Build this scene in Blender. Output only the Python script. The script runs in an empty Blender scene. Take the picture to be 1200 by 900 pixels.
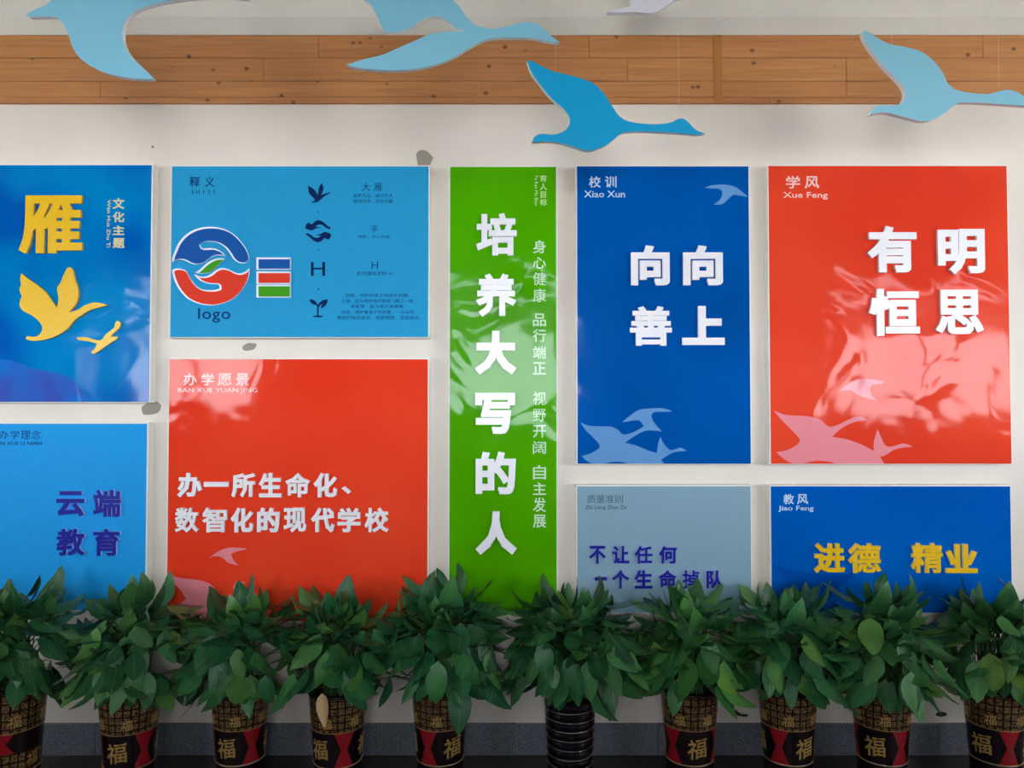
import bpy, bmesh, math, random, mathutils
import numpy as np
from mathutils import Vector, Matrix, Euler
R = math.radians
S = bpy.context.scene
C = S.collection

# ------------------------------------------------------------------ camera
H = 1.50          # eye height
PITCH = R(1.5)
D = 3.33          # distance to the wall
FL = 900.0        # focal length in pixels of the 1200 px wide frame
cd = bpy.data.cameras.new('camera'); cam = bpy.data.objects.new('camera', cd); C.objects.link(cam)
cam.location = (0, 0, H); cam.rotation_euler = (R(90) + PITCH, 0, 0)
cd.sensor_width = 36; cd.lens = 36 * FL / 1200; cd.clip_start = .05
S.camera = cam

# ------------------------------------------------------------------ world and light
w = bpy.data.worlds.new('sky'); S.world = w; w.use_nodes = True
nt = w.node_tree; bg = nt.nodes['Background']
bg.inputs['Color'].default_value = (.86, .93, 1.0, 1)
bg.inputs['Strength'].default_value = 5.0
sun = bpy.data.lights.new('sun', 'SUN'); so = bpy.data.objects.new('sun', sun); C.objects.link(so)
sun.energy = 9.0; sun.angle = R(3); sun.color = (1, .95, .86)
so.rotation_euler = (R(-28), R(18), 0); so.location = (0, -12, 9)
# daylight portals in the openings of the window side (they add no light, only guide the sampling of the sky)
for (px0, px1) in ((-8.9, -5.9), (-4.48, -2.7), (-.65, .6), (3.35, 8.9)):
    l = bpy.data.lights.new('portal', 'AREA'); o = bpy.data.objects.new('portal', l); C.objects.link(o)
    l.shape = 'RECTANGLE'; l.size = px1 - px0; l.size_y = 1.4; l.cycles.is_portal = True
    o.location = ((px0 + px1) / 2, -1.3, 2.06); o.rotation_euler = (R(90), 0, 0)
S.view_settings.view_transform = 'Standard'; S.view_settings.look = 'None'
S.view_settings.gamma = 1; S.view_settings.use_curve_mapping = False
S.view_settings.exposure = 2.58
S.cycles.max_bounces = 8; S.cycles.diffuse_bounces = 5

# ------------------------------------------------------------------ helpers
def P(px, py, y):
    """point of the plane at depth y seen at a pixel of the 1200x900 photograph (camera at the origin)"""
    u = (px - 600) / FL; v = (450 - py) / FL
    yy = math.cos(PITCH) - v * math.sin(PITCH); zz = math.sin(PITCH) + v * math.cos(PITCH)
    t = y / yy
    return Vector((u * t, y, H + zz * t))

def srgb(r, g, b):
    f = lambda c: (c / 255 / 12.92) if c / 255 <= .04045 else ((c / 255 + .055) / 1.055) ** 2.4
    return (f(r), f(g), f(b), 1)

class N:
    def __init__(self, name):
        self.m = bpy.data.materials.new(name); self.m.use_nodes = True
        self.t = self.m.node_tree; self.b = self.t.nodes['Principled BSDF']
    def node(self, kind, **kw):
        n = self.t.nodes.new(kind)
        for k, v in kw.items():
            if k.startswith('i_'):
                n.inputs[k[2:].replace('_', ' ')].default_value = v
            else: setattr(n, k, v)
        return n
    def link(self, a, b): self.t.links.new(a, b)
    def set(self, inp, v):
        if hasattr(v, 'is_linked') or hasattr(v, 'links'): self.link(v, self.b.inputs[inp])
        else: self.b.inputs[inp].default_value = v
    def math(self, op, a, b=None, c=None):
        n = self.t.nodes.new('ShaderNodeMath'); n.operation = op
        for i, x in enumerate((a, b, c)):
            if x is None: continue
            if isinstance(x, (int, float)): n.inputs[i].default_value = x
            else: self.link(x, n.inputs[i])
        return n.outputs[0]
    def mix(self, f, a, b):
        n = self.t.nodes.new('ShaderNodeMix'); n.data_type = 'RGBA'
        for i, x in ((0, f), (6, a), (7, b)):
            if isinstance(x, (int, float, tuple)): n.inputs[i].default_value = x
            else: self.link(x, n.inputs[i])
        return n.outputs[2]
    def noise(self, scale, detail=3, vec=None, **kw):
        n = self.t.nodes.new('ShaderNodeTexNoise'); n.inputs['Scale'].default_value = scale
        n.inputs['Detail'].default_value = detail
        for k, v in kw.items(): n.inputs[k].default_value = v
        if vec: self.link(vec, n.inputs['Vector'])
        return n.outputs['Fac']
    def coords(self, which='Object'): return self.t.nodes.new('ShaderNodeTexCoord').outputs[which]
    def pos(self): return self.t.nodes.new('ShaderNodeNewGeometry').outputs['Position']
    def scale(self, vec, s):
        n = self.t.nodes.new('ShaderNodeMapping'); n.inputs['Scale'].default_value = s
        self.link(vec, n.inputs['Vector']); return n.outputs[0]
    def sep(self, vec):
        n = self.t.nodes.new('ShaderNodeSeparateXYZ'); self.link(vec, n.inputs[0]); return n.outputs
    def bump(self, h, strength, dist=.01):
        n = self.t.nodes.new('ShaderNodeBump'); n.inputs['Strength'].default_value = strength
        n.inputs['Distance'].default_value = dist; self.link(h, n.inputs['Height'])
        self.link(n.outputs[0], self.b.inputs['Normal'])
    def ramp(self, f, stops):
        n = self.t.nodes.new('ShaderNodeValToRGB'); e = n.color_ramp.elements
        while len(e) < len(stops): e.new(.5)
        for i, (p, c) in enumerate(stops): e[i].position = p; e[i].color = c
        self.link(f, n.inputs[0]); return n.outputs[0]

def plain(name, col, rough=.5, coat=0, metal=0, spec=.5):
    n = N(name); n.set('Base Color', col); n.set('Roughness', rough); n.set('Metallic', metal)
    n.b.inputs['Coat Weight'].default_value = coat; n.b.inputs['Specular IOR Level'].default_value = spec
    return n.m

def film(name, col, col2=None, scale=1.2):
    """print under a slightly wavy clear glossy film"""
    n = N(name)
    if col2:
        f = n.noise(scale, 1.5, n.pos())
        n.set('Base Color', n.ramp(f, [(.36, col), (.62, col2)]))
    else: n.set('Base Color', col)
    n.set('Roughness', .07); n.b.inputs['Specular IOR Level'].default_value = .125
    h = n.math('ADD', n.noise(3.2, 1.5, n.pos(), Distortion=1.2), n.math('MULTIPLY', n.noise(9, 0, n.pos()), .15))
    n.bump(h, 1.0, .007)
    return n.m

def matte_print(name, col, amt=.12):
    n = N(name)
    f = n.noise(420, 2, n.pos())
    dark = tuple(c * (1 - amt * 2) for c in col[:3]) + (1,); lite = tuple(min(1, c * (1 + amt)) for c in col[:3]) + (1,)
    n.set('Base Color', n.ramp(f, [(.3, dark), (.7, lite)])); n.set('Roughness', .6); n.b.inputs['Specular IOR Level'].default_value = .25
    n.bump(f, .25, .0005)
    return n.m

def mesh_obj(name, me, mats, parent=None):
    o = bpy.data.objects.new(name, me); C.objects.link(o)
    if mats is not None:
        for m in (mats if isinstance(mats, (list, tuple)) else [mats]): me.materials.append(m)
    if parent: o.parent = parent
    return o

def bm_obj(name, bm, mats, parent=None, smooth=False):
    me = bpy.data.meshes.new(name); bm.to_mesh(me); bm.free()
    if smooth:
        for p in me.polygons: p.use_smooth = True
    return mesh_obj(name, me, mats, parent)

def add_box(bm, x0, x1, y0, y1, z0, z1, bevel=0):
    r = bmesh.ops.create_cube(bm, size=1)
    bmesh.ops.scale(bm, vec=(x1 - x0, y1 - y0, z1 - z0), verts=r['verts'])
    bmesh.ops.translate(bm, vec=((x0 + x1) / 2, (y0 + y1) / 2, (z0 + z1) / 2), verts=r['verts'])
    if bevel:
        es = list({e for v in r['verts'] for e in v.link_edges})
        bmesh.ops.bevel(bm, geom=es, offset=bevel, segments=1, affect='EDGES')

def box(name, x0, x1, y0, y1, z0, z1, mats, parent=None, bevel=0):
    """a box whose origin is at its own base centre (relative to the parent's origin)"""
    bm = bmesh.new(); cx, cy = (x0 + x1) / 2, (y0 + y1) / 2
    add_box(bm, x0 - cx, x1 - cx, y0 - cy, y1 - cy, 0, z1 - z0, bevel)
    o = bm_obj(name, bm, mats, parent)
    o.location = Vector((cx, cy, z0)) - (parent.location if parent else Vector())
    return o

def tag(o, label=None, cat=None, group=None, kind=None):
    if label: o['label'] = label
    if cat: o['category'] = cat
    if group: o['group'] = group
    if kind: o['kind'] = kind
    return o

def empty(name, loc):
    o = bpy.data.objects.new(name, None); C.objects.link(o); o.location = loc; o.empty_display_size = .1
    return o

def catmull(pts, n=5):
    out = []; L = len(pts)
    for i in range(L):
        p0, p1, p2, p3 = (Vector(pts[(i + k) % L]) for k in (-1, 0, 1, 2))
        a, b = (p1 - p0), (p2 - p1)
        def sharp(u, v): return u.length > 0 and v.length > 0 and u.angle(v) > R(70)
        t1 = Vector((0, 0)) if sharp(p1 - p0, p2 - p1) else (p2 - p0) / 2
        t2 = Vector((0, 0)) if sharp(p2 - p1, p3 - p2) else (p3 - p1) / 2
        lim = (p2 - p1).length
        if t1.length > lim: t1 = t1.normalized() * lim
        if t2.length > lim: t2 = t2.normalized() * lim
        for k in range(n):
            s = k / n
            h = (2*s**3 - 3*s**2 + 1) * p1 + (s**3 - 2*s**2 + s) * t1 + (-2*s**3 + 3*s**2) * p2 + (s**3 - s**2) * t2
            out.append((h.x, h.y))
    return out

def curve_mesh(cu):
    o = bpy.data.objects.new('tmp', cu); C.objects.link(o)
    dg = bpy.context.evaluated_depsgraph_get(); dg.update()
    me = bpy.data.meshes.new_from_object(o.evaluated_get(dg))
    bpy.data.objects.remove(o); bpy.data.curves.remove(cu)
    return me

def shape_mesh(pts, thick, offset=0):
    """outline (x, z) -> upright slab facing -y, front at y=0, back at y=thick"""
    cu = bpy.data.curves.new('s', 'CURVE'); cu.dimensions = '2D'; cu.fill_mode = 'BOTH'
    sp = cu.splines.new('POLY'); sp.points.add(len(pts) - 1)
    for p, (x, y) in zip(sp.points, pts): p.co = (x, y, 0, 1)
    sp.use_cyclic_u = True; cu.extrude = thick / 2; cu.offset = offset
    me = curve_mesh(cu); me.transform(Matrix.Translation((0, thick / 2, 0)) @ Matrix.Rotation(R(90), 4, 'X'))
    return me

def text_mesh(body, thick=.0006, offset=0, res=2, spacing=1.0):
    """letters; offset thickens the strokes: every outline edge gets a bar and all is united in one triangulation"""
    cu = bpy.data.curves.new('t', 'FONT'); cu.body = body; cu.resolution_u = res
    cu.space_character = spacing
    if not offset: cu.extrude = .5
    me = curve_mesh(cu)
    if offset:
        bm = bmesh.new(); bm.from_mesh(me); bmesh.ops.triangulate(bm, faces=list(bm.faces)); bmesh.ops.remove_doubles(bm, verts=bm.verts, dist=1e-5)
        for f in bm.faces:
            f.normal_update()
            if f.normal.z < 0: f.normal_flip()
        bm.verts.ensure_lookup_table()
        vs = [Vector((v.co.x, v.co.y)) for v in bm.verts]; fs = [[v.index for v in f.verts] for f in bm.faces]
        for e in bm.edges:
            if len(e.link_faces) != 1: continue
            a, b = (Vector((v.co.x, v.co.y)) for v in e.verts); d = b - a
            if d.length < 1e-6: continue
            d.normalize(); n = Vector((-d.y, d.x)) * offset; ex = d * offset * (.95 if (b - a).length > .03 else .5); k = len(vs)
            vs += [a - ex - n, b + ex - n, b + ex + n, a - ex + n]; fs.append([k, k+1, k+2, k+3])
        bm.free(); bpy.data.meshes.remove(me)
        ov, oe, of, _, _, src = mathutils.geometry.delaunay_2d_cdt(vs, [], fs, 1, 1e-5)
        bm = bmesh.new(); bv = [bm.verts.new((v.x, v.y, 0)) for v in ov]
        polys = [[(vs[i].x, vs[i].y) for i in f] for f in fs]
        cen = np.array([[sum(ov[i].x for i in f) / len(f), sum(ov[i].y for i in f) / len(f)] for f in of])
        inside = np.zeros(len(of), bool)
        for pl in polys:
            ok = np.ones(len(of), bool)
            for (ax, ay), (bx, by) in zip(pl, pl[1:] + pl[:1]):
                ok &= (bx - ax) * (cen[:, 1] - ay) - (by - ay) * (cen[:, 0] - ax) >= -1e-9
            inside |= ok
        for f, keep in zip(of, inside):
            if not keep: continue
            try: bm.faces.new([bv[i] for i in f])
            except ValueError: pass
        bmesh.ops.delete(bm, geom=[v for v in bm.verts if not v.link_faces], context='VERTS')
        bmesh.ops.recalc_face_normals(bm, faces=bm.faces)
        ret = bmesh.ops.extrude_face_region(bm, geom=list(bm.faces))
        bmesh.ops.translate(bm, vec=(0, 0, 1), verts=[g for g in ret['geom'] if isinstance(g, bmesh.types.BMVert)])
        bmesh.ops.recalc_face_normals(bm, faces=bm.faces)
        bmesh.ops.translate(bm, vec=(0, 0, -.5), verts=bm.verts)
        me = bpy.data.meshes.new('t'); bm.to_mesh(me); bm.free()
    me.transform(Matrix.Rotation(R(90), 4, 'X'))
    return me

def side_slots(me):
    """front and back faces slot 0, cut edges slot 1"""
    for p in me.polygons:
        p.material_index = 0 if abs(p.normal.y) > .7 else 1

def fit_text(name, body, box_px, ydepth, parent, mats, thick=.0006, offset=0, res=2, spacing=1.0, vertical=False, shear=0):
    """letters fitted into a rectangle of the panel face; ydepth = depth of the face they stand on"""
    me = text_mesh(body, thick, offset, res, spacing)
    if vertical: me.transform(Matrix.Rotation(R(90), 4, 'Y'))
    x0, y0, x1, y1 = box_px
    a = P(x0, y1, ydepth); b = P(x1, y0, ydepth)
    mn = Vector([min(v.co[i] for v in me.vertices) for i in range(3)])
    mx = Vector([max(v.co[i] for v in me.vertices) for i in range(3)])
    sx = (b.x - a.x) / (mx.x - mn.x); sz = (b.z - a.z) / max(1e-6, (mx.z - mn.z))
    c = (mn + mx) / 2
    me.transform(Matrix.Diagonal((sx, thick / (mx.y - mn.y), sz, 1)) @ Matrix.Translation(-c))
    side_slots(me)
    o = mesh_obj(name, me, mats, parent)
    o.location = Vector(((a.x + b.x) / 2, ydepth - thick / 2, (a.z + b.z) / 2)) - parent.location
    return o

def crop(pts, ox, oy, s): return [(ox + x / s, oy + y / s) for x, y in pts]

def fit_shape(name, pts_px, ydepth, parent, mats, thick=.0006, offset=0, smooth=True, n=5):
    w = [P(x, y, ydepth) for x, y in pts_px]
    c = sum(w, Vector()) / len(w)
    pts = [(p.x - c.x, p.z - c.z) for p in w]
    if smooth: pts = catmull(pts, n)
    me = shape_mesh(pts, thick, offset); side_slots(me)
    o = mesh_obj(name, me, mats, parent)
    o.location = Vector((c.x, ydepth - thick, c.z)) - (parent.location if parent else Vector())
    return o

# ------------------------------------------------------------------ materials of the setting
def plaster(name, col, amt=.05):
    n = N(name); f = n.noise(2.2, 4, n.pos()); g = n.noise(90, 4, n.pos())
    d = tuple(c * (1 - amt * 2) for c in col[:3]) + (1,)
    n.set('Base Color', n.ramp(f, [(.3, d), (.7, col)])); n.set('Roughness', .75)
    n.bump(g, .12, .002); return n.m
m_wall = plaster('cream_wall_paint', (.82, .742, .67, 1))
m_bulk = plaster('grey_white_bulkhead_paint', (.76, .72, .66, 1))
m_ceil = plaster('ceiling_paint', (.72, .71, .69, 1))
m_far = plaster('corridor_paint', (.30, .28, .26, 1))

def wood_mat():
    n = N('knotty_pine'); pos = n.coords('Object'); oi = n.node('ShaderNodeObjectInfo')
    add = n.node('ShaderNodeVectorMath', operation='ADD'); n.link(pos, add.inputs[0])
    mul = n.node('ShaderNodeVectorMath', operation='SCALE'); n.link(oi.outputs['Location'], mul.inputs[0]); mul.inputs['Scale'].default_value = 3.7
    n.link(mul.outputs[0], add.inputs[1]); v = add.outputs[0]
    g = n.noise(9, 5, n.scale(v, (.35, 1, 9)), Distortion=.6)
    c = n.ramp(g, [(.2, srgb(174, 114, 66)), (.5, srgb(194, 132, 80)), (.8, srgb(206, 146, 92))])
    c = n.mix(n.math('MULTIPLY', oi.outputs['Random'], .25), c, srgb(172, 104, 60))
    vo = n.node('ShaderNodeTexVoronoi'); vo.inputs['Scale'].default_value = 9.5; vo.inputs['Randomness'].default_value = 1
    n.link(n.scale(v, (1, 0, 1.25)), vo.inputs['Vector'])
    k = n.ramp(vo.outputs['Distance'], [(.06, (1, 1, 1, 1)), (.13, (0, 0, 0, 1))])
    c = n.mix(n.math('MULTIPLY', k, .8), c, srgb(84, 46, 24))
    n.set('Base Color', c); n.set('Roughness', .42); n.bump(g, .15, .002); return n.m
m_wood = wood_mat()

def granite(name, a, b, rough):
    n = N(name); f = n.noise(260, 2, n.pos()); n.set('Base Color', n.ramp(f, [(.35, a), (.65, b)])); n.set('Roughness', rough); return n.m
m_skirt = granite('speckled_granite', srgb(76, 82, 94), srgb(134, 138, 150), .4)
m_floor = granite('dark_brown_floor_tile', srgb(40, 32, 30), srgb(62, 52, 48), .3)
m_patch = plain('bare_grey_plaster', srgb(150, 143, 132), .9)
m_scuff = plain('dark_scuff', srgb(52, 46, 42), .9)
m_tape = plain('amber_tape', srgb(176, 118, 60), .3)

# ------------------------------------------------------------------ the setting
XL, XR, YB = -9.0, 9.0, -1.5
def struct(o): o['kind'] = 'structure'; return o
zc = 3.60
z_lip = P(600, 187, D).z
# wall: the lower skin stands 3 mm proud of the upper one, which shows as a fine line above the panels
bm = bmesh.new(); add_box(bm, XL, XR, 0, .2, 0, zc); add_box(bm, XL, XR, -.003, .01, 0, z_lip)
wall = struct(bm_obj('wall_back', bm, m_wall)); wall.location = (0, D + .003, 0)
yw = D
fl = struct(empty('floor', (0, 0, 0)))
bm = bmesh.new(); add_box(bm, XL, XR, YB - .3, D + .2, -.1, -.004); bm_obj('floor_bed', bm, m_floor, fl)
tile_me = None; ts = .8
bm = bmesh.new(); add_box(bm, -ts/2 + .0015, ts/2 - .0015, -ts/2 + .0015, ts/2 - .0015, -.004, 0, .0008)
tile_me = bpy.data.meshes.new('tile'); bm.to_mesh(tile_me); bm.free(); tile_me.materials.append(m_floor)
for i in range(-4, 5):
    for j in range(3):
        t = bpy.data.objects.new('tile', tile_me); C.objects.link(t); t.parent = fl
        t.location = (i * ts + .1, D - ts / 2 - j * ts, 0)
struct(box('ceiling', XL, XR, YB - .3, D, zc, zc + .15, m_ceil))
struct(box('wall_left', XL - .15, XL, YB, D, 0, zc, m_far))
struct(box('wall_right', XR, XR + .15, YB, D, 0, zc, m_far))
# window side behind the camera: parapet, columns and lintel around three open bays
bm = bmesh.new()
add_box(bm, XL, XR, -.12, .12, 0, 1.42); add_box(bm, XL, XR, -.12, .12, 2.75, zc)
for a, b_ in ((-9, -8.9), (-5.9, -4.48), (-4.3, -4.0), (-2.7, -.65), (.6, 3.35), (8.9, 9)): add_box(bm, a, b_, -.14, .14, 0, zc)  # left piers shaped so the slit between them reflects as a bright streak
for a in (4.3, 5.2, 6.1, -3.4, -7.2): add_box(bm, a - .035, a + .035, -.04, .04, 1.3, 2.9)  # unseen mullions and rail, added to break up the panel reflections
add_box(bm, -8.9, 8.9, -.03, .03, 2.28, 2.33)
o = struct(bm_obj('wall_front', bm, m_far)); o.location = (0, YB, 0)
# unseen eave added to cut off the high sky, and ground outside
m_out = plaster('outdoor_paving', (.34, .33, .31, 1))
struct(box('added_eave', -12, 12, -4.4, YB - .13, 2.55, 2.68, m_far))
struct(box('courtyard_ground', -40, 40, -60, YB - .3, -.25, -.12, m_out))

# bulkhead above the wood
z_ws = P(600, 41, yw - .015).z                      # top of the wood
y_bh = None
for k in range(400):
    y = yw - k * .001
    if P(600, 20, y).z <= z_ws: y_bh = y; break
y_bh = D - .05; zl = P(600, 20, y_bh).z
bm = bmesh.new()
sec = [(.002, z_ws), (-.016, z_ws), (y_bh - D, zl), (y_bh - D, zc), (.002, zc)]
va = [bm.verts.new((XL, y, z)) for y, z in sec]; vb = [bm.verts.new((XR, y, z)) for y, z in sec]
bm.faces.new(va[::-1]); bm.faces.new(vb)
for k in range(5): bm.faces.new((va[k], va[(k+1) % 5], vb[(k+1) % 5], vb[k]))
bmesh.ops.recalc_face_normals(bm, faces=bm.faces)
b = struct(bm_obj('trim_1', bm, m_bulk)); b.location = (0, D, 0)

# knotty pine cladding, board by board
wp = struct(empty('trim_2', (0, D, P(600, 121, yw - .015).z)))
random.seed(5)
rows = [(41, 68), (68, 95), (95, 114), (114, 121)]
cuts = {0: [-150, 374, 690, 1150, 1500], 1: [-300, 310, 735, 990, 1460], 2: [-120, 120, 560, 990, 1350], 3: [-300, 250, 900, 1500]}
for r, (ya, yb) in enumerate(rows):
    za = P(600, ya, yw - .015).z; zb = P(600, yb, yw - .015).z
    xs = [XL + .02] + [P(c, 80, yw).x for c in cuts[r]] + [XR - .02]
    for i in range(len(xs) - 1):
        d = .0145 + random.uniform(-.0008, .0008)
        box('plank', xs[i] + .0008, xs[i+1] - .0008, D - d, D + .001, zb + .0009, za - .0009, m_wood, wp, .0008)
o = box('cover_strip', P(835, 80, yw).x, P(845, 80, yw).x, D - .018, D - .0152, P(600, 121, yw).z, z_ws - .001, m_tape, wp, .0005)
o['label'] = 'narrow amber tape strip over the pine boards'

# granite skirting, tile by tile
sk = struct(empty('baseboard_back', (0, D, 0)))
zs = P(600, 848, yw - .012).z
x = XL + .02; i = 0
while x < XR - .1:
    x2 = min(x + .6, XR - .02)
    box('tile', x + .001, x2 - .001, D - .012 - (i % 3) * .0006, D, .001, zs - (i % 2) * .001, m_skirt, sk, .001); x = x2; i += 1

# bare plaster patches and scuffs on the wall
def wall_patch(pts, m, label, name='plaster_patch'):
    o = fit_shape(name, pts, yw, wall, m, .0004); o['label'] = label
wall_patch([(488, 180), (493, 176), (500, 177), (508, 185), (504, 193), (500, 202), (491, 200), (489, 190)], m_patch, 'grey bare patch above the light blue panel corner')
wall_patch([(284, 406), (291, 402), (301, 403), (298, 409), (290, 411), (285, 410)], m_patch, 'small grey bare patch between panels')
wall_patch([(166, 478), (173, 472), (182, 470), (189, 475), (186, 483), (176, 486), (168, 486)], m_patch, 'grey bare patch below the dark blue panel corner')
wall_patch([(177, 171), (180, 170.5), (181, 173), (178.5, 174)], m_patch, 'tiny grey chip in the plaster')
wall_patch([(855, 833), (862, 832), (868, 836), (877, 837), (875, 840), (866, 839), (857, 836)], m_scuff, 'dark scuff above the skirting', 'wall_scuff')
wall_patch([(1096, 838), (1100, 834), (1108, 835), (1110, 838), (1103, 840)], m_scuff, 'dark scuff near the right end', 'wall_scuff')

# ------------------------------------------------------------------ wall panels
m_board = plain('white_board_edge', (.82, .80, .74, 1), .5)
m_white = plain('white_acrylic', (.88, .86, .90, 1), .25)
m_wside = plain('white_acrylic_side', (.72, .70, .74, 1), .35)
m_yellow = plain('yellow_acrylic', srgb(240, 190, 10), .25)
m_yside = plain('yellow_acrylic_side', srgb(225, 180, 90), .4)
m_navy = plain('deep_blue_acrylic', srgb(24, 30, 150), .25)
m_lilac = plain('lilac_white_side', srgb(205, 205, 240), .4)
m_ink = plain('navy_ink', srgb(6, 58, 118), .6, spec=.1)
m_ink2 = plain('dark_navy_ink', srgb(4, 34, 88), .6, spec=.1)
m_greyink = plain('grey_ink', srgb(60, 88, 105), .6)

PT = .050
yf = yw - PT - .002   # face plane of every panel's print
def panel(px, label, m_print, group=None):
    x0, y0, x1, y1 = px
    ym = (y0 + y1) / 2; xm = (x0 + x1) / 2
    X0 = P(x0, ym, yf).x; X1 = P(x1, ym, yf).x; Z1 = P(xm, y0, yf).z; Z0 = P(xm, y1, yf).z
    e = empty('display_panel', ((X0 + X1) / 2, D, Z0))
    tag(e, label, 'panel', group, 'thing')
    box('backing_board', X0 - .006, X1 + .006, yf + .0012, D - .0005, Z0 - .004, Z1 + .006, m_board, e, .002)
    box('printed_sheet', X0, X1, yf, yf + .0012, Z0, Z1, m_print, e)
    return e

BOLD = dict(雁=.030, 善=.030, 智=.025, 恒=.036, 思=.034, 端=.028, 数=.029, 德=.027, 精=.027, 进=.034, 明=.040, 校=.032, 现=.033, 所=.036, 的=.042, 命=.030, 掉=.022, 教=.030, 育=.030, 任=.030, 何=.034, 队=.034, 培=.036, 养=.036, 有=.042, 向=.046, 学=.036, 写=.044, 品=.014, 野=.008, 阔=.010, 健=.009, 康=.011, 自=.012, 愿=.010, 景=.012)
def chars(e, items, mats, thick, offset, name='raised_character', res=2, y=None):
    for ch, bx in items: fit_text(name, ch, bx, y or yf, e, mats, thick, min(offset, BOLD.get(ch, 1)), res)

def heading(e, cn, py, mat, vertical=False, bold=.012):
    """printed heading: list of (char, box) and its latin line"""
    g = []
    for ch, bx in cn: g.append(fit_text('heading_character', ch, bx, yf, e, mat, .0006, min(bold, BOLD.get(ch, 1)), 2))
    if py: fit_text('latin_line', py[0], py[1], yf, e, mat, .0006, .012, 2, vertical=vertical)

def row(s, x0, x1, y0, y1, gap=.12):
    n = len(s); w = (x1 - x0) / (n - gap * 1.0)
    return [(c, (x0 + i * w, y0, x0 + i * w + w * (1 - gap), y1)) for i, c in enumerate(s) if c != ' ']

# A  deep blue panel with the yellow goose
fA = film('blue_wash_print', srgb(0, 88, 178), srgb(0, 132, 200), 2.4)
A = panel((-44, 193.5, 176, 471), 'dark blue glossy panel with large yellow 雁 and a yellow flying goose, at the left edge', fA)
f_purple = film('purple_print', srgb(62, 84, 178), srgb(30, 110, 200), 6)
fit_shape('printed_wave', [(-43, 424), (0, 421), (22, 425), (40, 432), (62, 436), (82, 443), (95, 456), (104, 470), (60, 470.5), (0, 470.5), (-43, 470.5)], yf, A, f_purple, .0005)
chars(A, [('雁', (24, 230, 99, 298))], [m_yellow, m_yside], .014, .05, res=3)
chars(A, [], [m_yellow, m_yside], .014, .02)
fit_shape('raised_goose', crop([(145,58),(190,95),(250,135),(300,180),(330,225),(365,272),(375,215),(366,150),(385,118),(405,70),(430,25),(445,20),(462,40),(475,95),(495,150),(497,205),(480,250),(440,298),(490,285),(540,255),(590,238),(640,242),(678,255),(630,268),(570,285),(520,315),(470,350),(430,400),(370,440),(290,468),(210,475),(172,462),(180,445),(230,450),(262,430),(275,395),(255,355),(210,318),(160,292),(135,260),(138,225),(148,200),(140,180),(133,155),(143,130),(138,90)], 0, 310, 5.295), yf, A, [m_yellow, m_yside], .014)
fit_shape('raised_goose', crop([(482,455),(540,452),(600,468),(635,470),(670,430),(715,395),(725,362),(740,350),(755,365),(748,395),(715,425),(695,450),(740,448),(730,465),(690,490),(655,515),(620,540),(590,555),(575,545),(600,520),(610,492),(560,478),(500,470)], 0, 310, 5.295), yf, A, [m_yellow, m_yside], .012)
f_cream = film('cream_print', srgb(215, 210, 160)); f_pale = film('pale_blue_print', srgb(90, 160, 215))
heading(A, [('文', (132, 232, 146, 245)), ('化', (132, 248, 146, 260.5)), ('主', (132, 264, 146, 275.5)), ('题', (132, 279, 146, 291))], ('Wen Hua Zhu Ti', (125, 234, 130, 290)), f_cream, True, .03)

# B  matte light blue panel with the emblem
mB = matte_print('sky_blue_frosted_print', srgb(18, 156, 210))
B = panel((200.5, 195, 502, 395), 'light blue matte panel with round hands emblem, three colour bars and small icons', mB)
heading(B, [('释', (222, 207, 234.5, 219)), ('义', (240, 207, 251.5, 219))], None, m_ink, False, .015)
for ch, x in zip('SHIYI', (224, 230, 238, 243, 250.5)):
    fit_text('latin_line', ch, (x, 222.5, x + (1 if ch == 'I' else 4), 227), yf, B, m_ink, .0005, .0, 2)
wh = plain('white_border_acrylic', (.78, .82, .92, 1), .3)
emb_b = plain('emblem_blue', srgb(0, 82, 164), .5, spec=.15); emb_r = plain('emblem_red', srgb(226, 56, 28), .5, spec=.15); emb_g = plain('emblem_green', srgb(60, 155, 4), .5, spec=.15)
blue = [(97,358),(103,310),(122,262),(155,190),(205,130),(270,85),(345,58),(430,48),(520,58),(600,88),(665,140),(720,205),(755,265),(768,320),(758,350),(725,365),(675,360),(635,330),(600,275),(560,228),(500,190),(430,176),(370,182),(335,203),(348,228),(380,238),(440,235),(490,245),(535,272),(562,305),(500,296),(450,305),(410,333),(370,363),(310,377),(260,368),(210,343),(160,333),(125,343)]
red = [(97,430),(125,415),(180,416),(222,438),(248,488),(290,548),(340,588),(400,602),(470,602),(512,590),(510,562),(490,550),(420,546),(360,528),(315,495),(290,463),(330,480),(380,485),(430,468),(480,430),(530,410),(590,420),(640,445),(690,457),(740,440),(772,412),(768,470),(740,545),(690,622),(610,690),(520,725),(430,737),(330,722),(230,675),(155,590),(112,500)]
green = [(300,448),(340,425),(390,378),(440,345),(500,325),(560,328),(525,355),(480,400),(430,443),(360,458)]
for pts, mc, nm, ins in ((blue, emb_b, 'blue_hand', .0048), (red, emb_r, 'red_hand', .0048), (green, emb_g, 'green_leaf_mark', .0038)):
    q = crop(pts, 190, 260, 7.5)
    fit_shape(nm, q, yf, B, wh, .012)
    o = fit_shape(nm + '_face', q, yf - .012, B, mc, .0008, -ins)
for (ya, yb, mc, nm) in ((302.3, 316.4, emb_b, 'blue_bar'), (318.6, 333, emb_r, 'red_bar'), (334, 349, emb_g, 'green_bar')):
    r_ = [(301.5, ya), (341.3, ya), (341.3, yb), (301.5, yb)]
    fit_shape(nm, r_, yf, B, wh, .012, smooth=False)
    fit_shape(nm + '_face', r_, yf - .012, B, mc, .0008, -.0055, smooth=False)
fit_text('caption', 'logo', (232, 361, 270, 378), yf, B, m_ink, .0006, .012, 4, 1.1)
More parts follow.
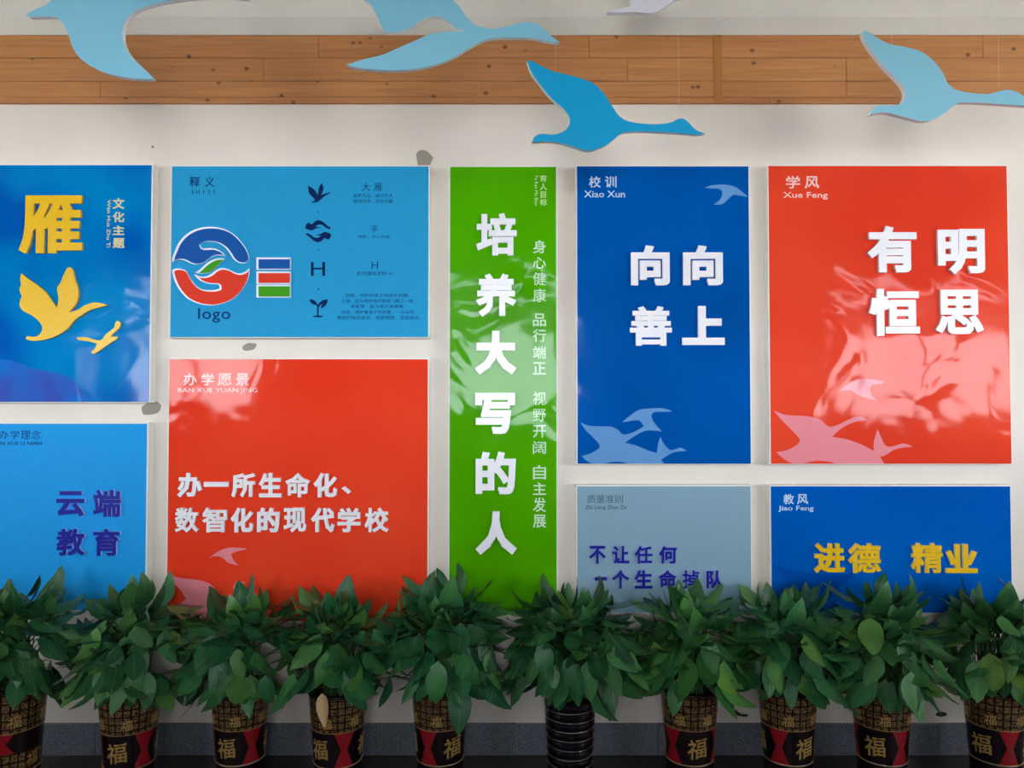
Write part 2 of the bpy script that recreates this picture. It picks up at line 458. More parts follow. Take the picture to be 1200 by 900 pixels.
fit_shape('printed_goose', crop([(160,205),(195,228),(225,258),(240,290),(248,255),(255,220),(278,185),(292,225),(287,260),(272,288),(305,278),(352,263),(350,273),(305,298),(268,330),(240,350),(190,357),(184,349),(212,343),(214,325),(190,300),(167,272),(160,240)], 340, 190, 7.5), yf, B, m_ink2, .0006)
hand = [(140,552),(160,533),(190,545),(220,520),(250,510),(290,525),(330,560),(357,575),(350,590),(320,580),(280,552),(250,550),(222,566),(255,572),(285,572),(230,582),(190,600),(150,590),(135,578)]
fit_shape('printed_hand', crop(hand, 340, 190, 7.5), yf, B, m_ink2, .0006)
fit_shape('printed_hand', crop([(494 - x, 1214 - y) for x, y in hand], 340, 190, 7.5), yf, B, m_ink2, .0006)
for (dx, dy) in ((373, 248.3), (373, 293), (373, 339)):
    fit_shape('printed_dot', [(dx - 1.1, dy), (dx, dy - 1.1), (dx + 1.1, dy), (dx, dy + 1.1)], yf, B, m_ink, .0005, n=2)
for (a, b_, c, d) in ((364.4, 307, 367.6, 323.3), (377.7, 307, 381, 323.3), (367.6, 313.8, 377.7, 315.7)):
    fit_shape('printed_letter_stroke', [(a, b_), (c, b_), (c, d), (a, d)], yf, B, m_ink2, .0006, smooth=False)
fit_shape('seedling_icon', crop([(235,600),(236,520),(225,505),(200,500),(180,482),(168,457),(205,460),(232,485),(244,505),(262,482),(290,463),(332,456),(325,485),(310,512),(275,535),(268,528),(285,495),(262,512),(252,530),(250,598),(290,602),(285,610),(245,614),(202,608),(205,600)], 340, 290, 7.5), yf, B, m_ink2, .0006, n=3)
heading(B, [('大', (424, 214.5, 434, 224)), ('雁', (438.5, 214.5, 448, 224))], None, m_ink, False, .0)
heading(B, [('手', (434.5, 264, 443.5, 272.5))], None, m_ink, False, .0)
heading(B, [('H', (435.5, 306.5, 443, 315))], None, m_ink, False, .0)
for s, bx in (('以梦为马，成己为人', (414, 227, 460.5, 231.8)), ('精诚合作，共创共赢', (414, 233.5, 460.5, 238)),
              ('呵护，齐心共进', (420, 275.5, 456.5, 279.5)), ('杭州建筑学校“H”', (418, 318, 462, 323)),
              ('四周：呵护的孩子的成长的圆。', (405, 344, 480, 348.3)), ('小苗，在大地怀抱中展翅飞翔了一样，', (400, 350.5, 486, 355)),
              ('有智慧，能与明天来做客。', (411, 357, 475, 361.2)), ('四周：两护着孩子的启蒙，一朵朵花，', (400.5, 363.5, 487, 368)),
              ('要他们快乐成长，用爱相伴，茁壮成长。', (395, 370, 493, 374.8))):
    fit_text('printed_line', s, bx, yf, B, m_ink, .0005, .004, 1)

# C  red panel
fC = film('red_print', srgb(233, 58, 32), srgb(240, 72, 42), 1.5)
f_pink = film('pink_print', srgb(236, 140, 150)); f_hd = film('pale_pink_print', srgb(246, 205, 200))
Cp = panel((197, 421, 501, 728), 'large red panel with two rows of white characters about a modern school', fC)
heading(Cp, [('办', (215, 437.5, 231, 452)), ('学', (236, 437.5, 251, 452)), ('愿', (255, 437.5, 272, 452)), ('景', (276, 437.5, 292, 452))], ('BAN XUE YUAN JING', (208.5, 454.5, 302, 461.5)), f_hd, False, .02)
r1 = [('办', 209, 238), ('一', 240, 269), ('所', 272, 300), ('生', 304, 331), ('命', 335, 364), ('化', 368, 396)]
its = [(c, (a, 554 if c != '一' else 564.5, b_, 582.5 if c != '一' else 570)) for c, a, b_ in r1] + [('、', (401, 569.5, 412, 578.5))]
r2 = [('数', 206, 234), ('智', 238, 267), ('化', 271, 298), ('的', 302, 328.5), ('现', 333, 360), ('代', 365, 393), ('学', 396, 423), ('校', 427.5, 456)]
its += [(c, (a, 594.5, b_, 623.5)) for c, a, b_ in r2]
chars(Cp, its, [m_white, m_wside], .012, .042)
fit_shape('printed_goose', crop([(235,415),(270,390),(310,372),(355,370),(400,375),(360,385),(330,397),(340,422),(362,446),(320,435),(292,412),(260,406)], 180, 540, 3.636), yf, Cp, f_pink, .0005)
fit_shape('printed_goose', crop([(60,485),(120,500),(190,508),(232,520),(262,548),(285,600),(290,650),(220,670),(100,670),(62,655),(62,630),(105,612),(140,590),(115,550),(82,518)], 180, 540, 3.636), yf, Cp, f_pink, .0005)
fit_shape('printed_goose', crop([(355,512),(392,518),(378,530),(350,560),(340,540)], 180, 540, 3.636), yf, Cp, f_pink, .0005)
fit_shape('printed_goose', crop([(425,550),(438,580),(470,640),(440,650),(415,600)], 180, 540, 3.636), yf, Cp, f_pink, .0005)

# D  green panel
fD = film('green_print', srgb(72, 152, 0), srgb(78, 168, 4), 1.5); f_lg = film('pale_green_print', srgb(190, 225, 150))
Dp = panel((527, 195.5, 652, 717), 'tall narrow green panel with a column of six large white characters', fD)
chars(Dp, [('培', (558, 250.5, 605.5, 300)), ('养', (558, 321, 605, 371.5)), ('大', (557, 388, 605, 439)), ('写', (557, 460.5, 603.5, 508.5)), ('的', (557.5, 529, 604.5, 579)), ('人', (557.5, 599, 605.5, 649.5))], [m_white, m_wside], .014, .052, res=3)
f_lw = film('white_green_print', srgb(200, 230, 190))
col = [('身', 281.5, 297), ('心', 301, 315), ('健', 319, 334.5), ('康', 338, 354), ('品', 367.5, 382.5), ('行', 385.5, 401), ('端', 405.5, 420.5), ('正', 424.5, 439), ('视', 459, 475), ('野', 479, 494), ('开', 498, 513), ('阔', 517, 532), ('自', 545, 562), ('主', 565, 580), ('发', 583, 600), ('展', 603, 618.5)]
chars(Dp, [(c, (624.5, a, 640, b_)) for c, a, b_ in col], f_lw, .0008, .016, 'printed_character')
heading(Dp, [('育', (632.5, 205, 641, 213)), ('人', (632.5, 214.5, 641, 223)), ('目', (633.5, 224.5, 640, 232)), ('标', (632.5, 233, 641, 241))], ('Yu Ren Mu Biao', (626.5, 205, 630.5, 241)), f_lg, True, .02)

# E  blue panel
fE = film('royal_blue_print', srgb(0, 74, 150), srgb(0, 84, 170), 1.5); f_steel = film('steel_blue_print', srgb(100, 150, 205)); f_pb = film('pale_heading_print', srgb(190, 215, 235))
Ep = panel((676.5, 195, 878.5, 543.5), 'blue glossy panel with four white characters and pale geese printed low left', fE)
heading(Ep, [('校', (690, 206.5, 704, 220)), ('训', (709, 206.5, 722.5, 220))], ('Xiao Xun', (684.5, 223.5, 732.5, 231.5)), f_pb, False, .02)
chars(Ep, [('向', (739, 288, 784.5, 335)), ('向', (800, 288, 846.5, 335)), ('善', (738, 359, 786.5, 405.5)), ('上', (799, 359, 848, 404.5))], [m_white, m_wside], .014, .052, res=3)
fit_shape('printed_goose', crop([(658,143),(690,132),(750,128),(800,138),(840,165),(865,187),(830,182),(795,178),(770,198),(740,222),(700,224),(730,200),(742,170),(730,150),(690,147)], 665, 185, 4.09), yf, Ep, f_steel, .0005)
fit_shape('printed_goose', crop([(80,555),(130,575),(200,580),(270,582),(310,600),(345,630),(400,620),(440,600),(472,580),(440,542),(338,557),(380,520),(440,480),(500,470),(590,468),(652,487),(600,490),(540,492),(520,515),(540,560),(587,613),(520,605),(470,612),(410,645),(355,682),(430,700),(500,730),(555,745),(560,700),(575,645),(600,690),(640,727),(700,713),(742,733),(700,736),(650,745),(600,775),(580,787),(602,811),(380,811),(330,800),(270,802),(230,811),(160,811),(120,795),(88,765),(150,745),(195,715),(198,695),(160,650),(110,600)], 665, 390, 5.293), yf, Ep, f_steel, .0005)

# F  red panel right
fF = film('warm_red_print', srgb(226, 62, 38), srgb(236, 74, 46), 1.5)
Fp = panel((902, 194.5, 1182.5, 543.5), 'large red glossy panel with four white characters and pink geese printed low left', fF)
heading(Fp, [('学', (921, 206, 937.5, 221)), ('风', (943, 206.5, 960, 221))], ('Xue Feng', (918, 225, 970, 234)), f_hd, False, .02)
chars(Fp, [('有', (1015, 265.5, 1072, 320)), ('明', (1097.5, 269, 1152, 322)), ('恒', (1017, 339, 1075.5, 394)), ('思', (1095, 340, 1150, 392))], [m_white, m_wside], .014, .052, res=3)
fit_shape('printed_goose', crop([(45,357),(100,378),(200,385),(260,400),(300,432),(340,425),(380,405),(420,388),(455,390),(482,403),(430,408),(385,425),(345,450),(315,480),(380,490),(450,515),(507,545),(508,500),(525,443),(545,490),(565,522),(600,522),(645,510),(687,525),(640,530),(600,540),(560,565),(535,572),(556,603),(340,603),(300,594),(240,590),(180,602),(130,600),(90,580),(58,550),(110,540),(160,510),(165,490),(120,440),(80,400)], 895, 390, 3.934), yf, Fp, f_pink, .0005)
fit_shape('printed_goose', crop([(345,270),(380,242),(420,220),(460,212),(555,222),(545,235),(500,240),(490,262),(500,290),(527,314),(470,300),(430,285),(400,265)], 895, 390, 3.934), yf, Fp, f_pink, .0005)

# G  grey-blue panel
mG = matte_print('grey_blue_frosted_print', srgb(134, 168, 188), .06)
G = panel((676.5, 570, 880, 718), 'grey-blue matte panel with deep blue characters, below the blue panel', mG)
heading(G, row('质量准则', 688, 730, 580, 589.5, .08), ('Zhi Liang Zhun Ze', (686, 592, 734, 598)), m_greyink, False, .0)
its = [('不', (690, 639, 709.5, 660)), ('让', (717, 639, 737, 660)), ('任', (743, 639, 764, 660)), ('何', (771.5, 639, 792.5, 660)), ('一', (696.5, 675.5, 711, 679.5)), ('个', (716.5, 667.5, 737, 689)), ('生', (743, 667.5, 764, 689)), ('命', (771.5, 667.5, 792, 689)), ('掉', (799, 667.5, 819, 689)), ('队', (827, 667.5, 847, 689))]
chars(G, its, [m_navy, m_lilac], .012, .036)

# H  blue panel low right
fH = film('royal_blue_print_low', srgb(0, 84, 178), srgb(0, 94, 190), 1.5); f_dk = film('dark_blue_print', srgb(4, 66, 160), srgb(0, 76, 170), 4)
Hp = panel((904, 570, 1185, 718), 'blue panel with four yellow characters, below the large red panel', fH)
heading(Hp, [('教', (918, 579, 930.5, 591)), ('风', (934, 579, 947, 591))], ('Jiao Feng', (912, 592.5, 953.5, 600)), f_pb, False, .02)
fit_shape('printed_wave', crop([(72,415),(130,432),(230,450),(330,457),(440,455),(385,488),(345,530),(300,600),(260,630),(180,560),(120,490)], 890, 555, 3.871), yf, Hp, f_dk, .0005)
chars(Hp, [('进', (953, 636, 989, 671)), ('德', (993, 636, 1031, 671)), ('精', (1066.5, 636, 1103, 671)), ('业', (1107, 637, 1143.5, 671))], [m_yellow, plain('pale_side', srgb(235, 225, 190), .4)], .012, .040)

# J  bright light blue panel low left
mJ = matte_print('azure_frosted_print', srgb(0, 158, 234))
J = panel((-60, 496.5, 171, 715), 'bright azure matte panel with four deep blue characters at the lower left', mJ)
heading(J, [('办', (-1, 504.5, 10, 514.5)), ('学', (12, 504.5, 23, 514.5)), ('理', (24.5, 504.5, 35.5, 514.5)), ('念', (36.7, 504.5, 48, 514.5))], ('BAN XUE LI NIAN', (-8, 517.5, 49, 521.5)), m_ink, False, .0)
chars(J, [('云', (67.5, 575, 101, 605)), ('端', (110.5, 573.5, 143.5, 605.5)), ('教', (67.5, 619, 101.5, 651)), ('育', (110.5, 619, 142.5, 651))], [m_navy, m_lilac], .012, .040)

# ------------------------------------------------------------------ hanging geese
def goose_mat(name, c): return plain(name, c, .5, spec=.2)
m_edge = plain('white_foam_edge', (.86, .86, .86, 1), .6)
m_thread = plain('clear_nylon', (.75, .75, .72, 1), .3)
def goose(pts, y, col, label, yaw=0, tilt=0, hooks=(), thick=.02):
    o = fit_shape('hanging_goose', pts, y, None, [goose_mat('goose_' + label.split()[0], col), m_edge], thick)
    cw = o.location.copy()
    tag(o, label, 'ornament', 'foam geese hung in front of the wall')
    M = Euler((tilt, 0, yaw)).to_matrix().to_4x4()
    o.data.transform(M)
    for hx, hy in hooks:
        a = P(hx, hy, y)
        l = M @ (Vector((a.x, y - thick, a.z)) - cw + Vector((0, thick / 2, 0)))
        bm = bmesh.new()
        bmesh.ops.create_cone(bm, segments=5, radius1=.0003, radius2=.0003, depth=1, cap_ends=True)
        hgt = zc - (cw.z + l.z)
        bmesh.ops.scale(bm, vec=(1, 1, hgt), verts=bm.verts); bmesh.ops.translate(bm, vec=(0, 0, hgt / 2), verts=bm.verts)
        t = bm_obj('hanging_thread', bm, m_thread, o); t.location = l
    return o
c_pale = srgb(128, 186, 208)
goose(crop([(66,320),(82,318),(110,330),(180,358),(300,380),(380,405),(430,450),(465,500),(500,545),(540,568),(620,577),(700,574),(760,562),(790,545),(820,543),(850,565),(880,592),(925,607),(880,614),(780,611),(650,612),(560,617),(510,630),(450,680),(400,705),(355,717),(310,710),(240,692),(170,684),(110,690),(90,690),(98,668),(130,652),(190,652),(235,635),(262,605),(264,570),(235,530),(180,485),(130,430),(85,370)], 600, 0, 4),
      2.75, srgb(0, 146, 194), 'teal foam goose gliding right above the tall green panel', R(9), 0, ((650, 92), (800, 137)))
goose(crop([(405,190),(418,180),(430,184),(480,210),(540,232),(640,243),(710,260),(770,300),(810,345),(840,395),(880,422),(960,432),(1050,431),(1110,415),(1150,405),(1200,410),(1240,430),(1290,462),(1320,472),(1200,476),(1050,475),(930,477),(880,490),(820,535),(770,565),(710,580),(650,572),(560,555),(510,550),(460,560),(437,565),(455,540),(480,522),(550,517),(592,508),(614,485),(620,450),(600,415),(560,380),(510,335),(450,270),(412,215)], 900, 0, 4),
      2.8, c_pale, 'pale blue foam goose whose head runs off the right edge', R(9), 0, ((1040, 61), (1180, 104)))
goose(crop([(125,70),(175,45),(230,22),(265,-20),(270,-90),(230,-190),(180,-300),(300,-260),(430,-190),(540,-110),(640,-50),(760,-50),(880,-30),(1000,-12),(1100,2),(1150,10),(1187,28),(1150,22),(1050,12),(900,15),(780,30),(680,55),(620,90),(592,140),(590,200),(610,250),(650,300),(700,345),(737,385),(700,387),(600,375),(510,352),(450,325),(390,285),(350,230),(330,170),(300,115),(270,88),(210,82),(140,82)], 0, 0, 4),
      2.45, srgb(126, 188, 214), 'large light blue foam goose cut off by the top left corner', R(-3), 0, ((60, -50), (200, -10)))
goose(crop([(440,340),(520,310),(600,285),(680,245),(760,205),(820,175),(900,158),(985,152),(935,133),(890,103),(850,90),(810,98),(770,120),(730,150),(680,172),(622,180),(602,165),(585,130),(560,75),(520,32),(460,-10),(420,-60),(380,-140),(500,-120),(620,-110),(740,-130),(860,-90),(920,0),(960,45),(1000,95),(1040,122),(1120,128),(1200,108),(1250,92),(1310,90),(1360,115),(1400,152),(1432,172),(1380,172),(1300,160),(1200,165),(1120,172),(1060,192),(1010,222),(950,262),(880,300),(800,328),(720,346),(640,354),(560,355),(480,350)], 300, 0, 4),
      2.6, srgb(122, 182, 206), 'light blue foam goose with its wing swept down left over the pine boards', R(8), 0, ((500, -20), (630, 23)))
goose(crop([(442,80),(490,62),(540,50),(553,35),(550,-20),(520,-90),(470,-180),(600,-150),(720,-100),(800,-40),(900,-30),(1000,-40),(1050,-60),(1120,-20),(1000,-12),(880,-10),(780,3),(730,30),(680,65),(640,77),(570,74),(500,79)], 600, 0, 4),
      2.9, srgb(215, 214, 228), 'white foam goose mostly cut off by the top edge', R(4), 0, ((740, -25), (800, -10)))

# ------------------------------------------------------------------ potted plants
def pot_mat(name='fu_pattern_glaze', b0=.10):
    n = N(name); s = n.sep(n.coords('Object'))
    th = n.math('MULTIPLY', n.math('ARCTAN2', s[0], n.math('MULTIPLY', s[1], -1)), 1 / (2 * math.pi))   # 0 = the front
    z = s[2]
    # lattice of small blocks
    a = n.math('MULTIPLY', th, 24); ca = n.math('ABSOLUTE', n.math('SUBTRACT', n.math('FRACT', n.math('ADD', a, 50)), .5))
    b_ = n.math('MULTIPLY', z, 36); cb = n.math('ABSOLUTE', n.math('SUBTRACT', n.math('FRACT', n.math('ADD', b_, 50.0)), .5))
    line = n.math('MAXIMUM', n.math('GREATER_THAN', ca, .40), n.math('GREATER_THAN', cb, .41))
    vo = n.noise(170, 1, n.coords('Object'))
    blk = n.ramp(vo, [(.42, srgb(56, 34, 24)), (.52, srgb(108, 82, 50)), (.7, srgb(132, 104, 62))])
    lat = n.mix(line, blk, srgb(22, 12, 12))
    # black hexagons and red hourglasses
    u = n.math('FRACT', n.math('ADD', n.math('MULTIPLY', th, 3), 10.5))     # .5 = under a character
    du = n.math('SUBTRACT', .5, n.math('ABSOLUTE', n.math('SUBTRACT', u, .5)))   # 0 at the hourglass axis
    t = n.math('ABSOLUTE', n.math('SUBTRACT', n.math('MULTIPLY', n.math('SUBTRACT', z, b0), 2 / (.236 - b0)), 1))
    red_m = n.math('LESS_THAN', du, n.math('MULTIPLY_ADD', t, .13, .06))
    d1 = n.math('FRACT', n.math('ADD', n.math('MULTIPLY', n.math('ADD', n.math('MULTIPLY', th, .63), z), 110), 100))
    d2 = n.math('FRACT', n.math('ADD', n.math('MULTIPLY', n.math('SUBTRACT', n.math('MULTIPLY', th, .63), z), 110), 100))
    hatch = n.math('MAXIMUM', n.math('GREATER_THAN', d1, .72), n.math('GREATER_THAN', d2, .72))
    redc = n.mix(hatch, srgb(178, 30, 40), srgb(90, 14, 26))
    low = n.mix(red_m, srgb(24, 10, 16), redc)
    c = n.mix(n.math('MAXIMUM', n.math('GREATER_THAN', z, .236), n.math('LESS_THAN', z, b0)), low, lat)
    out = n.math('MAXIMUM', n.math('LESS_THAN', z, .10), n.math('GREATER_THAN', z, .368))
    c = n.mix(out, c, srgb(26, 14, 20))
    n.set('Base Color', c); n.set('Roughness', .22); return n.m
m_pot = pot_mat(); m_pot2 = pot_mat('narrow_band_glaze', .170)
m_gold = plain('gold_paint', srgb(176, 143, 76), .4, metal=.3)
m_ring = plain('bright_gold_ring', srgb(225, 200, 160), .2, metal=.6)
m_black = plain('black_glaze', srgb(16, 12, 18), .12)
m_silver = plain('silver_ring', srgb(190, 185, 190), .2, metal=.8)
m_soil = plain('dark_soil', srgb(38, 28, 22), .95)

def lathe(profile, seg=40):
    bm = bmesh.new(); rings = []
    for r, z in profile:
        rings.append([bm.verts.new((r * math.cos(2*math.pi*k/seg), r * math.sin(2*math.pi*k/seg), z)) for k in range(seg)])
    for a, b_ in zip(rings, rings[1:]):
        for k in range(seg): bm.faces.new((a[k], a[(k+1) % seg], b_[(k+1) % seg], b_[k]))
    bm.faces.new(rings[0][::-1]); bm.faces.new(rings[-1])
    return bm
def to_me(bm, name, mats, smooth=True):
    me = bpy.data.meshes.new(name); bm.to_mesh(me); bm.free()
    for m in (mats if isinstance(mats, list) else [mats]): me.materials.append(m)
    if smooth:
        for p in me.polygons: p.use_smooth = len(p.vertices) <= 4
    return me
def r_at(z): return .090 + (.116 - .090) * max(0, (z - .03)) ** 1.25 / (.345 ** 1.25)
prof = [(.0885, 0), (.092, .004), (.0915, .03)] + [(r_at(z), z) for z in (.06, .10, .15, .20, .236, .28, .32, .36)] + [(.1185, .368), (.119, .374), (.117, .378), (.110, .377), (.107, .36), (.103, .34)]
pot_me = to_me(lathe(prof), 'pot', m_pot); pot2_me = to_me(lathe(prof), 'pot', m_pot2)
def torus_me(r, z, t, mat, name, seg=40):
    bm = lathe([(r - t, z - t * .2), (r + t * .7, z - t), (r + t, z), (r + t * .7, z + t), (r - t, z + t * .2)], seg)
    return to_me(bm, name, mat)
ring_me = torus_me(r_at(.10) + .0004, .10, .0022, m_ring, 'gold_band')
ring2_me = torus_me(r_at(.236) + .0002, .236, .001, m_gold, 'gold_line')
soil_me = to_me(lathe([(.104, .345), (.103, .352), (.05, .360)], 24), 'soil', m_soil)
def fu_mesh(h, z0, off, res):
    me = text_mesh('福', 1, off, res)
    mn = [min(v.co[i] for v in me.vertices) for i in range(3)]; mx = [max(v.co[i] for v in me.vertices) for i in range(3)]
    for v in me.vertices:
        x = ((v.co.x - mn[0]) / (mx[0] - mn[0]) - .5) * h * 1.0; zz = ((v.co.z - mn[2]) / (mx[2] - mn[2]) - .5) * h
        fr = (v.co.y - mn[1]) / (mx[1] - mn[1])      # 0 front .. 1 back
        zz += x * .12; z = z0 + zz; r = r_at(z) + (.0012 if fr < .5 else -.001)
        a = x / r
        v.co = (r * math.sin(a), -r * math.cos(a), z)
    me.materials.append(m_gold); return me
fu_big = fu_mesh(.078, .168, .012, 2); fu_small = fu_mesh(.040, .272, .0, 1); fu_low = fu_mesh(.044, .136, .0, 1)
bp = [(.075, 0), (.080, .004)]
for k in range(9):
    z = .02 + k * .036; r = .086 + .014 * (k / 8)
    bp += [(r - .003, z), (r + .002, z + .012), (r + .002, z + .024), (r - .003, z + .0345)]
bp += [(.1015, .352), (.105, .36), (.106, .368), (.099, .366), (.097, .33)]
black_me = to_me(lathe(bp), 'pot', m_black)

# leaves
def leaf_mat():
    n = N('leaf_green'); g = n.sep(n.coords('Generated')); oi = n.node('ShaderNodeObjectInfo')
    ax = n.math('ABSOLUTE', n.math('SUBTRACT', g[0], .5))
    rnd = oi.outputs['Random']
    base = n.ramp(rnd, [(0, srgb(38, 88, 52)), (.5, srgb(52, 110, 64)), (.85, srgb(74, 130, 68)), (1, srgb(108, 150, 66))])
    mulc = n.node('ShaderNodeMix', data_type='RGBA', blend_type='MULTIPLY'); mulc.inputs[0].default_value = 1
    n.link(base, mulc.inputs[6]); n.link(oi.outputs['Color'], mulc.inputs[7]); c = mulc.outputs[2]
    rib = n.math('LESS_THAN', ax, .022)
    c = n.mix(n.math('MULTIPLY', rib, .4), c, srgb(120, 150, 90))
    nz = n.noise(14, 3, n.coords('Object')); c = n.mix(n.math('MULTIPLY', nz, .35), c, srgb(32, 66, 38))
    n.set('Base Color', c); n.set('Roughness', .33); n.b.inputs['Specular IOR Level'].default_value = .5
    vein = n.math('SINE', n.math('MULTIPLY', n.math('SUBTRACT', g[1], n.math('MULTIPLY', ax, .9)), 75))
    n.bump(vein, .35, .0015)
    return n.m
m_leaf = leaf_mat()
m_dry = plain('dry_tan_leaf', srgb(190, 160, 110), .6)
m_stem = plain('green_stem', srgb(52, 92, 44), .5)
def leaf_mesh(width, bend, fold, twist, name='leaf', mat=None, nl=8):
    """unit leaf: base at the origin, along +Y, face up (+Z)"""
    bm = bmesh.new(); rows_ = []
    x = 0; y = 0; z = 0; ang = 0
    pts = [(0, 0, 0)]
    for k in range(nl):
        ang -= bend / nl * (.5 + k / nl); y += math.cos(ang) / nl; z += math.sin(ang) / nl; pts.append((0, y, z))
    for k, (px, py, pz) in enumerate(pts):
        t = k / nl
        wv = width * (math.sin(math.pi * min(1, t ** .8)) ** .75) * (1 - .25 * t) if 0 < t < 1 else (.015 if t == 0 else 0)
        tw = twist * t; f = fold * (1 - .4 * t) + .06 * math.sin(t * 9 + width * 40)
        vs = []
        for q in ((-1, -.55, 0, .55, 1) if t < 1 else (0,)):
            lx = q * wv * .5; lz = abs(q) * wv * .5 * f + (.012 * math.sin(t * 17 + q * 2) if abs(q) == 1 else 0)
            vs.append(bm.verts.new((lx * math.cos(tw) - lz * math.sin(tw), py, pz + lx * math.sin(tw) + lz * math.cos(tw))))
        rows_.append(vs)
    for a, b_ in zip(rows_, rows_[1:]):
        if len(b_) == 1:
            for i in range(len(a) - 1): bm.faces.new((a[i], a[i+1], b_[0]))
        else:
            for i in range(len(a) - 1): bm.faces.new((a[i], a[i+1], b_[i+1], b_[i]))
    return to_me(bm, name, mat or m_leaf)
LM = [leaf_mesh(.60, .6, .25, .15), leaf_mesh(.54, 1.0, .35, -.3), leaf_mesh(.58, .4, .18, .3), leaf_mesh(.52, 1.3, .3, -.15), leaf_mesh(.50, .2, .4, .1), leaf_mesh(.58, .8, .1, -.4)]
dry_me = leaf_mesh(.42, .3, .4, .2, 'leaf', m_dry)

def seg_tube(bm, pts, r0, r1, n=4):
    prev = None
    for i, p in enumerate(pts):
        d = (pts[min(i+1, len(pts)-1)] - pts[max(i-1, 0)]).normalized()
        a = d.orthogonal().normalized(); b_ = d.cross(a); r = r0 + (r1 - r0) * i / (len(pts) - 1)
        ring = [bm.verts.new(p + (a * math.cos(2*math.pi*k/n) + b_ * math.sin(2*math.pi*k/n)) * r) for k in range(n)]
        if prev:
            for k in range(n): bm.faces.new((prev[k], prev[(k+1) % n], ring[(k+1) % n], ring[k]))
        prev = ring

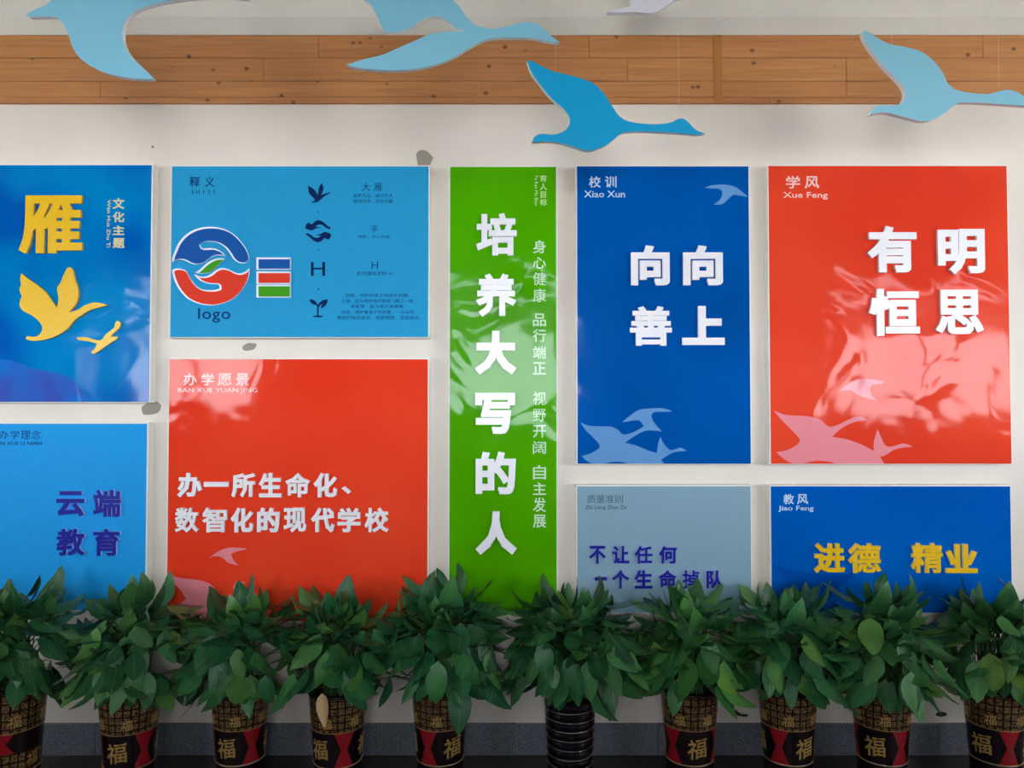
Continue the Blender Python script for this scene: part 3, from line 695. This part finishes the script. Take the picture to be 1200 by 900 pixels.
YLIM = yf - .016
def plant(cx, seed, ang, label, kind='fu', y=3.10, n=116, tint=(1, 1, 1), sc=1.0, hgt=1.0, spread=1.0, dry=(), lean=0, extra=(), ph=1.0):
    rnd = random.Random(seed)
    X = P(cx, 850, y).x
    e = empty('potted_plant', (X, y, 0)); tag(e, label, 'plant', 'potted plants in a row below the panels')
    if kind == 'fu':
        tall = ph != 1.0
        p = mesh_obj('pot', pot2_me if tall else pot_me, None, e); p.rotation_euler = (0, 0, ang + math.atan((600 - cx) / FL))
        o = mesh_obj('gold_band', ring_me, None, p); o = mesh_obj('gold_line', ring2_me, None, p)
        for k in range(3): o = mesh_obj('gold_character', fu_low if tall else fu_big, None, p); o.rotation_euler = (0, 0, k * R(120))
        for k in range(6): o = mesh_obj('gold_character', fu_small, None, p); o.rotation_euler = (0, 0, R(22) + k * R(60))
    else:
        p = mesh_obj('pot', black_me, None, e); p['label'] = 'black ribbed pot with silver rings'
        for k in range(1, 9):
            z = .02 + k * .036; r = .086 + .014 * (k / 8)
            me = torus_me(r - .0008, z - .0006, .0016, m_silver, 'silver_ring'); mesh_obj('silver_ring', me, None, p)
    p.scale = (sc, sc, ph)
    mesh_obj('soil', soil_me, None, e).scale = (sc * .93, sc * .93, ph)
    sb = bmesh.new(); cnt = 0; tries = 0
    def put(base, az, el, L, roll, me, col):
        d = Vector((math.cos(el) * math.sin(az), -math.cos(el) * math.cos(az), math.sin(el)))
        side = Vector((math.cos(az), math.sin(az), 0))
        up = side.cross(d).normalized()
        M = Matrix((side, d, up)).transposed() @ Matrix.Rotation(roll, 3, 'Y')
        # keep clear of the wall panels, the pot and the floor
        for v in me.vertices:
            q = M @ (v.co * L) + base
            if q.y + y > YLIM: return False
            if extra and me is not dry_me and -.075 < q.x < .035 and q.y < -.09 and q.z < .405: return False
            if q.z < .382 * ph and math.hypot(q.x, q.y) < .122 + .004: return False
        o = bpy.data.objects.new('leaf', me); C.objects.link(o); o.parent = e
        o.matrix_local = Matrix.Translation(base) @ M.to_4x4() @ Matrix.Diagonal((L, L, L, 1))
        o.color = (*col, 1)
        # petiole
        s = Vector((rnd.uniform(-.05, .05), rnd.uniform(-.05, .05), .35))
        c = Vector((s.x + (base.x - s.x) * .35, s.y + (base.y - s.y) * .35, max(base.z, .36) + .03))
        seg_tube(sb, [s * (1-t)**2 + c * 2*t*(1-t) + base * t*t for t in (0, .25, .5, .75, 1)], .0028, .0016)
        return o
    for (bx, bz, by, az, el, L, mi, dr) in extra:
        o = put(Vector((bx, by, bz)), az, el, L, 0, dry_me if dr else LM[mi], tint)
        if o and dr: o['label'] = 'dry tan leaf'
    for k in range(9):      # leaves that hang over the front of the rim
        a = R(-78 + k * 19.5) + rnd.uniform(-.15, .15)
        rb = rnd.uniform(.10, .125) * sc
        put(Vector((rb * math.sin(a), -rb * math.cos(a), rnd.uniform(.43, .475) * (1 + (ph - 1) * .9))), a + rnd.uniform(-.3, .3), R(rnd.uniform(-72, -48)), rnd.uniform(.11, .145), rnd.uniform(-.3, .3), rnd.choice(LM), tint)
    while cnt < n and tries < n * 12:
        tries += 1
        q = rnd.random() ** .75; az = rnd.uniform(-math.pi, math.pi)
        if abs(az) > 2.2 and rnd.random() < .55: continue
        rb = (.01 + .175 * q + rnd.uniform(-.03, .03)) * spread
        zb = .42 + (ph - 1) * .3 + (.22 * (1 - q ** 2.2) + rnd.uniform(-.07, .05)) * hgt + .15 * q * rnd.random()
        el = R(72) - q ** .8 * R(150) + rnd.uniform(-.4, .4)
        L = rnd.uniform(.12, .185) * (1.0 if q > .3 else .92)
        base = Vector((rb * math.sin(az) + lean * (zb - .38), -rb * math.cos(az) * .9, zb))
        k = rnd.uniform(.8, 1.15)
        if put(base, az + rnd.uniform(-.5, .5), el, L, rnd.uniform(-.45, .45), rnd.choice(LM), tuple(c * k for c in tint)): cnt += 1
    bmesh.ops.remove_doubles(sb, verts=sb.verts, dist=1e-6)
    st = bm_obj('stems', sb, m_stem, e, True); st['kind'] = 'stuff'
    return e

G_ = (1, 1, 1); BL = (.8, 1, 1.05); BR = (1.25, 1.2, .9); DK = (.75, .85, .85)
plant(14, 11, R(42), 'leafy plant in patterned pot cut off by the left edge', y=2.98, ph=1.16, n=123, tint=DK, sc=1.05)
plant(152, 12, R(-28), 'leafy plant in patterned pot below the azure panel, second from the left', n=126, tint=G_, y=3.06)
plant(282, 13, R(-34), 'leafy plant in patterned pot at the left end of the large red panel', n=110, tint=BL, hgt=.95)
plant(396, 14, R(-46), 'leafy plant in patterned pot with a dry tan leaf hanging over the rim', n=110, tint=BL, y=3.08, hgt=.93,
      extra=((-.03, .405, -.138, .5, R(-76), .125, 0, True),))
plant(516, 15, R(30), 'broad leafy plant in patterned pot between the red and green panels', n=138, tint=BL, hgt=1.12, spread=1.15)
plant(668, 16, 0, 'leafy plant in a black ribbed pot with silver rings', 'black', n=150, tint=DK, hgt=1.0, spread=1.2, y=3.08)
plant(808, 17, R(18), 'bright green leafy plant in patterned pot below the grey-blue panel', n=116, tint=BR, y=3.10)
plant(923, 18, R(-20) + R(60), 'leafy plant in patterned pot at the gap between grey-blue and blue panels', n=121, tint=BL, y=3.10)
plant(1033, 19, R(-15), 'leafy plant in patterned pot below the yellow characters', n=126, tint=G_, y=3.10)
plant(1166, 20, R(-30), 'leafy plant in patterned pot at the right edge', n=123, tint=(1.05, 1, .9), y=3.10)
